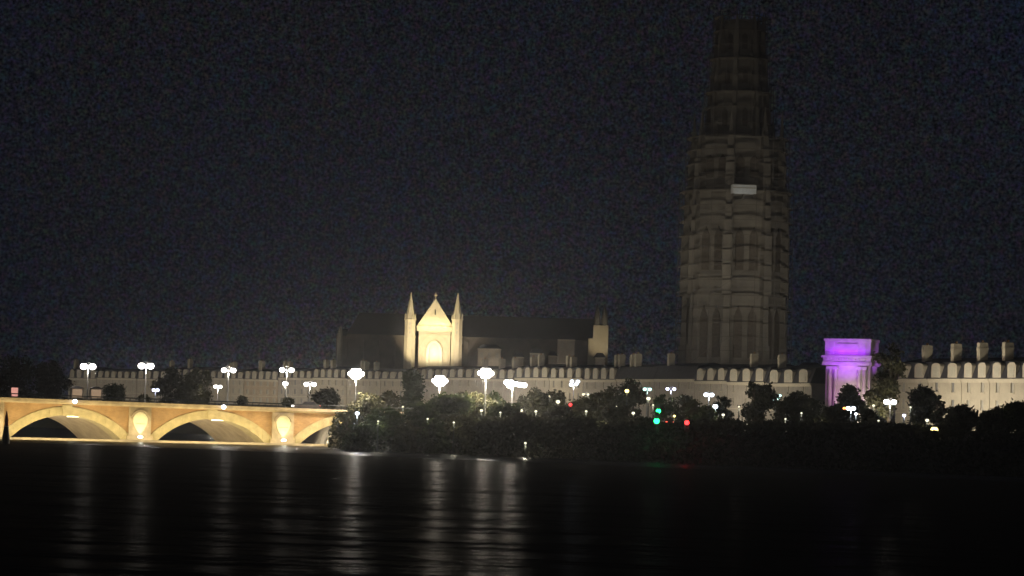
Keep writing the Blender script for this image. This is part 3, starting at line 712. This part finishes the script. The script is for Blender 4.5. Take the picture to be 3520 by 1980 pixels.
row(1890, 2004, 4, 'pale house with bright dormers above the cool lamp cluster', lit=LT*1.2, chim=(.5,))
row(2006, 2120, 4, 'dim stone house behind the brown tree right of the cool cluster', wallm='house2', lit=LT*.5, chim=(.8,))
row(2122, 2250, 4, 'dim stone house behind the tall sparse tree', wallm='house2', lit=LT*.35, chim=(.35,))
row(2252, 2388, 4, 'dim stone house behind the violet double lamp', wallm='house2', lit=LT*.4, chim=(.2,))
row(2390, 2500, 3, 'stone house above the white double lamp below the tower', wallm='house2', lit=LT*.8, chim=(), eave=1308)
row(2502, 2636, 3, 'pale house with arched dormers and chimney behind the round dark tree', lit=LT*1.3, chim=(.45,), eave=1312)
row(2638, 2790, 3, 'pale corner house with arched dormers left of the purple gate', lit=LT*1.4, chim=(.12,), eave=1316)
YG = lambda x: 478 + (x - 3085) * (430 - 478) / 475
def rowg(x0, x1, bays, label, **k): return house(x0, YG(x0), x1, YG(x1), bays, label, **k)
rowg(3080, 3190, 2, 'dim terrace end house behind the upright dark tree right of the gate', lit=LT*.8, chim=(.65,))
rowg(3192, 3305, 2, 'pale terrace house with chimney at the left end of the bright terrace', lit=LT*1.55, chim=(.52,), lamps=(.9,), wallm='house')
rowg(3307, 3402, 2, 'pale terrace house with the tallest chimney in the bright terrace', lit=LT*1.55, chim=(.34,))
rowg(3404, 3560, 3, 'pale terrace house at the right edge of the photo', lit=LT*1.55, chim=(.14, .74), lamps=(.18, .48))
def block(x0, x1, top, Y, label, wallm='house2', hip=True, lit=0.0):
    a = at(x0, top, Y); b = at(x1, top, Y); w = b.x - a.x; H = a.z - QZ
    t = thing('house', label, 'house', (a.x, Y, QZ), 0, 'houses rising behind the quay terrace')
    f = MB().box(0, w, 0, 9, 0, H); f.build('wall', wallm, t)
    MB().box(-.15, w + .15, -.25, -.003, H - .5, H).build('cornice', 'trim', t)
    r = MB().add([(-.3,-.3,H+.003),(w+.3,-.3,H+.003),(w+.3,9,H+.003),(-.3,9,H+.003),(w*.2,4.5,H+1.5),(w*.8,4.5,H+1.5)], [(0,1,5,4),(1,2,5),(2,3,4,5),(3,0,4),(0,3,2,1)])
    r.build('roof', 'slate', t)
    for i in range(max(1, int(w / 2.6))):
        n = max(1, int(w / 2.6)); cx = w * (i + .5) / n
        MB().box(cx - .5, cx + .5, -.04, -.003, H - 3.2, H - 1.4).build('window', 'shutter', t)
    if lit: light('AREA', 'street_glow', ((a.x + b.x)/2, Y - 9, QZ + 9.5), lit * 1.4, (1, .84, .62), ((a.x + b.x)/2, Y, QZ + H), shape='RECTANGLE', size=w, size_y=1)
block(1643, 1722, 1197, 815, 'beige house rising behind the highest mast lamp', 'house', lit=620)
block(1823, 1868, 1213, 790, 'narrow grey house rising right of the mast lamps', lit=160)
block(1886, 1914, 1222, 800, 'thin grey house between two rising house blocks', lit=90)
block(1918, 1976, 1166, 810, 'grey house rising left of the dim twin turret', lit=260)
block(1764, 1800, 1226, 790, 'low grey house above the mast lamp with a tail', lit=110)
block(2046, 2080, 1228, 740, 'small pale house under the dim twin turret', lit=120)
block(2752, 2834, 1264, 600, 'slate roofed house filling the gap left of the purple gate', 'house', lit=100)

# ------------------------------------------------------------------ church
def church():
    Y = 868.0; s = pxm(Y)
    o = at(1493, 1215, Y); o.z = QZ
    t = thing('church', 'gothic church with floodlit gabled front between two pointed turrets', 'church', o, 0)
    def P(x, y): q = at(x, y, Y); return q.x - o.x, q.z - QZ
    xl, zc = P(1440, 1138); xr, _ = P(1549, 1138); _, za = P(1497, 1030); _, zg = P(1497, 1123)
    zc -= .0
    # transept front with a pointed arch opening
    xm = (xl + xr) / 2; rin = 2.75; ysp = P(1493, 1200)[1]; apex = P(1493, 1170)[1]
    w = MB().box(xl, xr, 0, 24, 0, zc); w.build('wall', 'church', t)
    def parch(hw, top, sp, bot, n=9):
        pts = [(xm - hw, bot), (xm + hw, bot)]
        for i in range(n + 1):
            f = i / n; pts.append((xm + hw * (1 - f) ** .62, sp + (top - sp) * (f ** .62)))
        for i in range(n - 1, -1, -1):
            f = i / n; pts.append((xm - hw * (1 - f) ** .62, sp + (top - sp) * (f ** .62)))
        return pts
    def archband(hw, top, sp, bot, th, y0, y1):
        A = parch(hw, top, sp, bot)[1:]; B = parch(hw - th, top - th, sp, bot)[1:]
        A.append((xm - hw, bot)); B.append((xm - hw + th, bot)); m = MB()
        for i in range(len(A) - 1): m.prism([A[i], A[i+1], B[i+1], B[i]], y0, y1)
        return m
    archband(5.0, P(1493, 1146)[1], ysp + 1.0, 0, .45, -.35, -.003).build('outer_arch', 'church', t)
    archband(2.9, apex, ysp - .5, 0, 1.0, -.8, -.003).build('portal_arch', 'medal', t)
    MB().prism(parch(1.85, apex - 1.05, ysp - .5, 0), -.05, -.003).build('rose_window', 'church', t)
    cn = MB().box(xl - .7, xr + .7, -.8, -.003, zc, zg).box(xl - .9, xr + .9, -1.0, -.003, zg - .35, zg + .1); cn.build('cornice', 'church', t)
    ga = MB().prism([(xl - .6, zg + .1), (xr + .6, zg + .1), (xm + .12, za), (xm - .12, za)], -.3, 24)
    gable = ga.build('gable', 'church', t)
    MB().prism([(xm - .22, zg + 4.3), (xm + .22, zg + 4.3), (xm + .22, zg + 6.0), (xm, zg + 6.4), (xm - .22, zg + 6.0)], -.34, -.302).build('slit_window', 'dark', gable)
    cp = MB()
    for sg in (-1, 1):
        cp.prism([(xm + sg * (xr - xm + .8), zg + .1), (xm + sg * (xr - xm + .2), zg + .1), (xm, za - .5), (xm, za + .35)][::sg], -.55, -.302)
    cp.build('coping', 'church', gable)
    zt = P(1497, 1003)[1]
    MB().tube((xm, -.1, za), (xm, -.1, zt), .22, .12, 6).box(xm - .55, xm + .55, -.25, .05, zt - 1.5, zt - 1.05).build('cross', 'church', t)
    for x, tip in ((1410.5, 1010), (1572, 1012)):
        cx, z1 = P(x, 1100); _, zs = P(x, 1159); _, z2 = P(x, 1080); _, z3 = P(x, tip)
        q = 2.18
        tu = MB().frustum(cx, 0.2, 0, zs, q, q * .99, 8, PI/8).frustum(cx, .2, zs + .3, z1, q * .96, q * .94, 8, PI/8)
        b = tu.build('turret', 'church', t)
        MB().frustum(cx, .2, zs, zs + .3, q * 1.08, q * 1.08, 8, PI/8).frustum(cx, .2, z1, z1 + .35, q * 1.1, q * 1.1, 8, PI/8).build('string_course', 'church', b)
        sp = MB().frustum(cx, .2, z1 + .35, z2, q * 1.0, q * .72, 8, PI/8).frustum(cx, .2, z2, z3, q * .68, q * .10, 8, PI/8)
        for i in range(8):
            a = PI/8 + i * PI/4; sp.frustum(cx + q * .95 * math.cos(a), .2 + q * .95 * math.sin(a), z1 + .35, z2 + .6, .2, .05, 4)
        sp.build('spire', 'church', b)
        MB().ball((cx, .2, z3 + .15), .3, .3, .4, 6, 4).build('finial', 'church', b)
        for j in range(3):
            zz = zs + (z1 - zs) * (.2 + .25 * j)
            MB().box(cx - .16, cx + .16, .2 - q * .99, .2 - q * .90, zz, zz + .9).build('loop_window', 'shutter', b)
    # nave running behind
    x0, zr = P(1190, 1068); x1, _ = P(2052, 1068); _, ze = P(1300, 1148)
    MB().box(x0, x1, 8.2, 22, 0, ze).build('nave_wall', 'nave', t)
    MB().add([(x0,7.4,ze+.003),(x1,7.4,ze+.003),(x1,23,ze+.003),(x0,23,ze+.003),(x0+4,15,zr),(x1,15,zr)], [(0,1,5,4),(1,2,5),(2,3,4,5),(3,0,4),(0,3,2,1)]).build('nave_roof', 'churchroof', t)
    xa, za1 = P(1152, 1150)
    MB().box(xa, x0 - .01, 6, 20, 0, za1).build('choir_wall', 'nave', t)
    MB().add([(xa-.3,5.6,za1+.003),(x0,5.6,za1+.003),(x0,20,za1+.003),(xa-.3,20,za1+.003),(xa+2,13,za1+2.6),(x0,13,za1+2.6)], [(0,1,5,4),(1,2,5),(2,3,4,5),(3,0,4),(0,3,2,1)]).build('choir_roof', 'churchroof', t)
    for i in range(9):
        bx = x0 + (xl - x0) * i / 4.6 if i < 4 else xr + 6 + (x1 - xr - 10) * (i - 4) / 5
        MB().box(bx - .5, bx + .5, 5.6, 8.19, 0, ze - 2).build('buttress', 'nave', t)
    pt = MB().frustum(P(1167, 1125)[0], 5, 0, P(1167, 1140)[1], 1.0, .9, 6).frustum(P(1167, 1125)[0], 5, P(1167, 1140)[1], P(1167, 1120)[1], .9, .3, 6)
    pt.build('pinnacle', 'gothic', t)
    # west twin turret
    cx, zb = P(2067, 1117); q = 2.75
    b = MB().box(cx - q, cx + q, 3, 9, 0, zb).box(cx - q - 1.7, cx - q - .01, 3.2, 8, 0, P(2030, 1162)[1]).build('west_turret', 'church', t)
    for dx in (-1.35, 1.35):
        MB().frustum(cx + dx, 4.5, zb, zb + 5.0, 1.35, .9, 6).frustum(cx + dx, 4.5, zb + 5.0, P(2067, 1042)[1], .85, .12, 6).build('spire', 'gothic', b)
    # floodlights on the forecourt and on the ledge under the gable
    fl = (1.0, .86, .58); K = 1.6
    F = lambda x, y, z: Vector((o.x + x, o.y + y, QZ + z))
    light('SPOT', 'church_flood', F(-10, -26, 14.5), 40000 * K, fl, F(-2, 0, 30), spot_size=R(58), spot_blend=.5, shadow_soft_size=.5)
    light('SPOT', 'church_flood', F(9, -26, 14.5), 25000 * K, (1, .86, .64), F(3, 0, 30), spot_size=R(58), spot_blend=.5, shadow_soft_size=.5)
    for dx in (-3.5, 0, 3.5): light('POINT', 'gable_ledge_light', F(dx, -2.6, zg + .5), 520, (1.0, .88, .42), shadow_soft_size=.2)
    light('POINT', 'rose_light', F(0, -2.4, ysp - 1.2), 520, (1, .97, .82), shadow_soft_size=.3)
    light('SPOT', 'west_flood', F(cx - 2, -16, 17), 9000, (1, .86, .60), F(cx, 3, zb - 5), spot_size=R(40), spot_blend=.9, shadow_soft_size=.5)
church()

# ------------------------------------------------------------------ bell tower and its scaffolding
def tower():
    Y = 700.0; c = at(2517, 1300, Y); c.z = QZ
    t = thing('bell_tower', 'tall dim gothic bell tower rising into the dark sky at right', 'tower', c, R(9))
    sc = thing('scaffolding', 'scaffold of tubes and plank decks wrapped round the tall tower', 'scaffolding', c, R(9))
    stages = [(0, 36, 14.3, 14.2), (36, 66.5, 14.2, 14.1), (66.5, 82.5, 12.8, 12.6), (82.5, 96, 8.3, 8.1), (96, 106, 7.3, 7.1), (106, 117.5, 6.4, 5.6)]
    n = 8; a0 = PI/8
    for k, (z0, z1, r0, r1) in enumerate(stages):
        st = MB().frustum(0, 0, z0, z1 - .5, r0, r1, n, a0).build('tower_stage', 'gothic', t)
        MB().frustum(0, 0, z1 - .5, z1 - .02, r1 + .25, r1 + .35, n, a0).build('string_course', 'gothic', st)
        for i in range(n):
            a = a0 + 2 * PI * i / n; rr = r0 + .4; b = MB()
            cx, cy = rr * math.cos(a), rr * math.sin(a); wd = 1.9 if k < 3 else 1.1
            b.frustum(cx, cy, z0, z0 + (z1 - z0) * .6, wd, wd * .9, 4, a + PI/4).frustum(cx * .985, cy * .985, z0 + (z1 - z0) * .6, z1 - .6, wd * .78, wd * .6, 4, a + PI/4)
            b.frustum(cx * .985, cy * .985, z1 - .6, z1 + (8.5 if k == 2 else 4.5 if k < 2 else 2.6), wd * .55, .06, 4, a + PI/4)
            b.build('buttress', 'gothic', st)
            am = a + PI / n
            if math.sin(am) < 0.35:     # lancets on the sides turned to the river
                ri = (r0 + r1) / 2 * math.cos(PI / n) + .02
                for off in ((-2.1, 2.1) if k < 3 else (0,)):
                    hh = (z1 - z0); zb = z0 + hh * (.24 if k else .5); ht = hh * .42; wv = 1.25 if k < 3 else .8
                    m = MB().prism([(off - wv, 0), (off + wv, 0), (off + wv, ht * .78), (off, ht), (off - wv, ht * .78)], -.25, .12)
                    m.v = [(x * -math.sin(am) - (-y - .02 + ri) * -math.cos(am), x * math.cos(am) + (-y - .02 + ri) * math.sin(am), z + zb) for x, y, z in m.v]
                    m.build('lancet_window', 'louvre', st)
    # scaffolding: one lift of frames per stage
    for z0, z1, r in ((0, 36, 17.0), (36, 66.5, 16.8), (66.5, 82.5, 15.2), (82.5, 96, 10.2), (96, 106, 8.9), (106, 118.5, 8.0)):
        m = MB(); decks = []
        for i in range(16):
            a = 2 * PI * i / 16 + .1; m.tube((r * math.cos(a), r * math.sin(a), z0), (r * math.cos(a), r * math.sin(a), z1 + (1.2 if i % 3 else 2.2)), .10, n=4)
        lifts = int((z1 - z0) / 4.0)
        for j in range(lifts + 1):
            z = z0 + (z1 - z0) * j / max(1, lifts); pk = MB(); decks.append(pk)
            for i in range(16):
                a, b = 2 * PI * i / 16 + .1, 2 * PI * (i+1) / 16 + .1
                A = Vector((r * math.cos(a), r * math.sin(a), z)); B = Vector((r * math.cos(b), r * math.sin(b), z))
                m.tube(A + Vector((0, 0, 1.1)), B + Vector((0, 0, 1.1)), .05, n=4)
                if (i * 7 + j * 3) % 5 == 0 and j < lifts: m.tube(A, B + Vector((0, 0, (z1 - z0) / lifts)), .07, n=4)
                q = (r - 1.3) / r
                pk.add([A, B, B * q + Vector((0, 0, z * (1 - q))), A * q + Vector((0, 0, z * (1 - q))), A - Vector((0, 0, .12)), B - Vector((0, 0, .12))], [(0, 1, 2, 3), (4, 5, 1, 0)])
        lf = m.build('scaffold_frame', 'scaff', sc)
        for pk in decks: pk.build('plank_deck', 'plank', lf)
    p = at(2556, 648, 683)
    cb = thing('site_cabin', 'pale lit site cabin hung high on the tower scaffold', 'cabin', (p.x, p.y, p.z - 1.55), R(7))
    MB().box(-3.5, 3.5, -1.2, 1.2, 0, 2.5).build('body', 'cabin', cb)
    MB().box(-3.7, 3.7, -1.4, 1.4, 2.503, 2.75).build('roof', 'scaff', cb)
    for x in (-3.1, 0, 3.1): MB().box(x - .12, x + .12, -1.0, 1.6, -.35, -.003).tube((x, -.9, -.2), (x, 1.5, -1.8), .09, n=5).build('bracket', 'scaff', cb)
    MB().box(-3.3, 3.3, -1.26, -1.203, 1.55, 1.75).build('rail', 'trim', cb)
    light('SPOT', 'cabin_lamp', (p.x - .5, p.y - 5, p.z - 4.5), 110, (.86, .96, 1), (p.x, p.y, p.z), spot_size=R(70), spot_blend=.5, shadow_soft_size=.2)
    # dim city light thrown up the tower
    for dx, e in ((-45, 25000), (25, 23000)):
        light('SPOT', 'tower_glow', (c.x + dx, c.y - 70, QZ + 16), e, (1, .90, .74), (c.x, c.y, 58), spot_size=R(70), spot_blend=1, shadow_soft_size=4)
tower()

# ------------------------------------------------------------------ purple gate
def gate():
    Y = 470.0; o = at(2924, 1440, Y); o.z = QZ; s = pxm(Y)
    zt = at(2915, 1166, Y).z - QZ
    t = thing('city_gate', 'stone triumphal arch gate floodlit bright purple', 'gate', o, R(-24))
    W, D = 4.5, 2.6; op = 1.75; sp = zt * .40
    H1 = zt * .70
    w = MB()
    arc = [(op * math.cos(q), sp + op * math.sin(q)) for q in [PI * i / 14 for i in range(15)]]
    for (xa, za), (xb, zb) in zip(arc, arc[1:]):
        w.prism([(xa, za), (xa, H1), (xb, H1), (xb, zb)], -D, D)
    for sg in (-1, 1): w.box(min(sg*op, sg*W), max(sg*op, sg*W), -D, D, 0, H1)
    w.build('arch_body', 'gate', t)
    for x in (-3.5, -2.4, 2.4, 3.5):
        cl = MB().frustum(x, -D - .42, .9, H1 - .8, .42, .36, 12).box(x - .55, x + .55, -D - .95, -D - .003, 0, .9).box(x - .52, x + .52, -D - .92, -D - .003, H1 - .8, H1 - .2)
        cl.build('column', 'gate', t)
    e = MB().box(-W - .5, W + .5, -D - 1.05, D + .5, H1, H1 + .7).box(-W - .6, W + .6, -D - 1.35, D + .6, H1 + 1.5, H1 + 1.95).box(-W - .3, W + .3, -D - .9, D + .3, H1 + .7, H1 + 1.5)
    e.build('entablature', 'gate', t)
    dn = MB()
    for i in range(13): dn.box(-W - .2 + i * .68, -W + .1 + i * .68, -D - 1.3, -D - .903, H1 + 1.0, H1 + 1.495)
    dn.build('dentils', 'gate', t)
    at_ = MB().box(-W - .1, W + .1, -D - .5, D + .1, H1 + 1.95, zt - .55); at_.build('attic', 'gate', t)
    MB().box(-W - .3, W + .3, -D - .75, D + .3, zt - .55, zt).build('attic_cornice', 'gate', t)
    pn = MB().box(-2.2, 2.2, -D - .62, -D - .503, H1 + 2.3, zt - .95); pn.build('attic_panel', 'gate', t)
    for sg in (-1, 1):
        MB().box(sg * 3.2 - .45, sg * 3.2 + .45, -D - .66, -D - .503, H1 + 2.0, zt - .56).build('attic_pilaster', 'gate', t)
    m = Matrix.Rotation(R(-24), 3, 'Z'); F = lambda x, y, z: o + m @ Vector((x, y, z))
    pu = (.36, .02, 1.0); pk = (.62, .10, .72)
    light('SPOT', 'gate_purple', F(-1, -D - 9, 6.5), 12500, pu, F(0, -D, zt - 1.5), spot_size=R(66), spot_blend=1, shadow_soft_size=.2)
    light('SPOT', 'gate_pink', F(1, -D - 8, 1.2), 3300, pk, F(0, -D, zt * .5), spot_size=R(70), spot_blend=.8, shadow_soft_size=.2)
    light('AREA', 'gate_ledge_purple', F(0, -D - 1.4, H1 + 2.0), 230, pu, F(0, -D - .55, zt), shape='RECTANGLE', size=8, size_y=.2)
    light('SPOT', 'gate_side_purple', F(W + 7, 0, 8), 2600, (.45, .12, .9), F(W, 0, zt - 3), spot_size=R(50), spot_blend=.8, shadow_soft_size=.3)
gate()

# ------------------------------------------------------------------ night sky, added haze and fill light
def haze():  # thin haze added to give the lamps a halo
    m = bpy.data.materials.new('halo_haze'); m.use_nodes = True; nt = m.node_tree; nt.nodes.clear()
    v = nt.nodes.new('ShaderNodeVolumePrincipled'); o = nt.nodes.new('ShaderNodeOutputMaterial')
    v.inputs['Color'].default_value = (.80, .86, .98, 1); v.inputs['Density'].default_value = 0.00022; v.inputs['Anisotropy'].default_value = 0.72
    nt.links.new(v.outputs[0], o.inputs['Volume'])
    b = MB().box(-920, 920, -60, 1570, -3, 140).build('haze', m); b['kind'] = 'stuff'
HAZE = True
if HAZE: haze()
w = bpy.data.worlds.new('World'); scene.world = w; w.use_nodes = True
nt = w.node_tree; bg = nt.nodes['Background']
tc = nt.nodes.new('ShaderNodeTexCoord')
def sky_noise(scale, detail, out):
    n = nt.nodes.new('ShaderNodeTexNoise'); n.inputs['Scale'].default_value = scale; n.inputs['Detail'].default_value = detail
    nt.links.new(tc.outputs['Generated'], n.inputs['Vector']); return n.outputs[out]
def remap(sock, lo, hi, f0=.3, f1=.7):
    m = nt.nodes.new('ShaderNodeMapRange'); m.inputs['From Min'].default_value = f0; m.inputs['From Max'].default_value = f1
    m.inputs['To Min'].default_value = lo; m.inputs['To Max'].default_value = hi
    nt.links.new(sock, m.inputs['Value']); return m.outputs[0]
def mixc(mode, a, b, fac=1.0):
    m = nt.nodes.new('ShaderNodeMixRGB'); m.blend_type = mode; m.inputs['Fac'].default_value = fac
    nt.links.new(a, m.inputs['Color1']); nt.links.new(b, m.inputs['Color2']); return m.outputs[0]
# night sky dome: broad navy and charcoal patches, image grain put in as a fine mottle
bg.inputs['Color'].default_value = (.0032, .0038, .0062, 1); bg.inputs['Strength'].default_value = 1.0
def sky_dome():
    global nt, tc
    m = bpy.data.materials.new('night_sky'); m.use_nodes = True; nt = m.node_tree; nt.nodes.clear()
    tc = nt.nodes.new('ShaderNodeTexCoord'); nv = nt.nodes.new('ShaderNodeVectorMath'); nv.operation = 'NORMALIZE'
    nt.links.new(tc.outputs['Object'], nv.inputs[0])
    vec = nv.outputs[0]
    def noise(scale, detail, out):
        n = nt.nodes.new('ShaderNodeTexNoise'); n.inputs['Scale'].default_value = scale; n.inputs['Detail'].default_value = detail
        nt.links.new(vec, n.inputs['Vector']); return n.outputs[out]
    rp = nt.nodes.new('ShaderNodeValToRGB'); e = rp.color_ramp.elements
    e[0].position = .35; e[0].color = (.0046, .0076, .0185, 1); e[1].position = .65; e[1].color = (.0082, .0086, .0120, 1)
    nt.links.new(noise(9, 2, 'Fac'), rp.inputs['Fac'])
    tint = nt.nodes.new('ShaderNodeHueSaturation'); tint.inputs['Saturation'].default_value = .9; tint.inputs['Value'].default_value = 2.0
    nt.links.new(noise(300, 3, 'Color'), tint.inputs['Color'])
    mot = mixc('MULTIPLY', remap(noise(820, 3, 'Fac'), .0, 1.0, .30, .70), tint.outputs[0], .85)
    c2 = mixc('MULTIPLY', rp.outputs[0], mot)
    em = nt.nodes.new('ShaderNodeEmission'); em.inputs['Strength'].default_value = 0.92; nt.links.new(c2, em.inputs['Color'])
    df = nt.nodes.new('ShaderNodeBsdfDiffuse'); nt.links.new(mot, df.inputs['Color'])
    ad = nt.nodes.new('ShaderNodeAddShader'); nt.links.new(em.outputs[0], ad.inputs[0]); nt.links.new(df.outputs[0], ad.inputs[1])
    o = nt.nodes.new('ShaderNodeOutputMaterial'); nt.links.new(ad.outputs[0], o.inputs['Surface']); m.cycles.emission_sampling = 'NONE'
    mb = MB(); Rd = 3200; na, nz = 48, 20
    for j in range(nz + 1):
        el = -PI * .06 + (PI * .5) * j / nz
        for i in range(na + 1):
            az = PI * .02 + PI * .96 * i / na; mb.v.append((Rd * math.cos(el) * math.cos(az), Rd * math.cos(el) * math.sin(az), Rd * math.sin(el)))
    for j in range(nz):
        for i in range(na): a = j * (na + 1) + i; mb.f.append((a, a + na + 1, a + na + 2, a + 1))
    struct(mb.build('sky', m, smooth=True))
sky_dome()
sun = light('SUN', 'fill_sun', (0, 0, 200), 0.012, (.8, .88, 1), (60, 160, 60)); sun.data.angle = R(.5)  # very weak fill light added, no moon in the sky

vs = scene.view_settings; vs.view_transform = 'Standard'; vs.look = 'None'; vs.exposure = 0; vs.gamma = 1
cy = scene.cycles
cy.use_denoising = True
cy.max_bounces = 5; cy.diffuse_bounces = 2; cy.glossy_bounces = 3; cy.volume_bounces = 0
cy.sample_clamp_indirect = 2.0; cy.sample_clamp_direct = 0
cy.caustics_reflective = False; cy.caustics_refractive = False
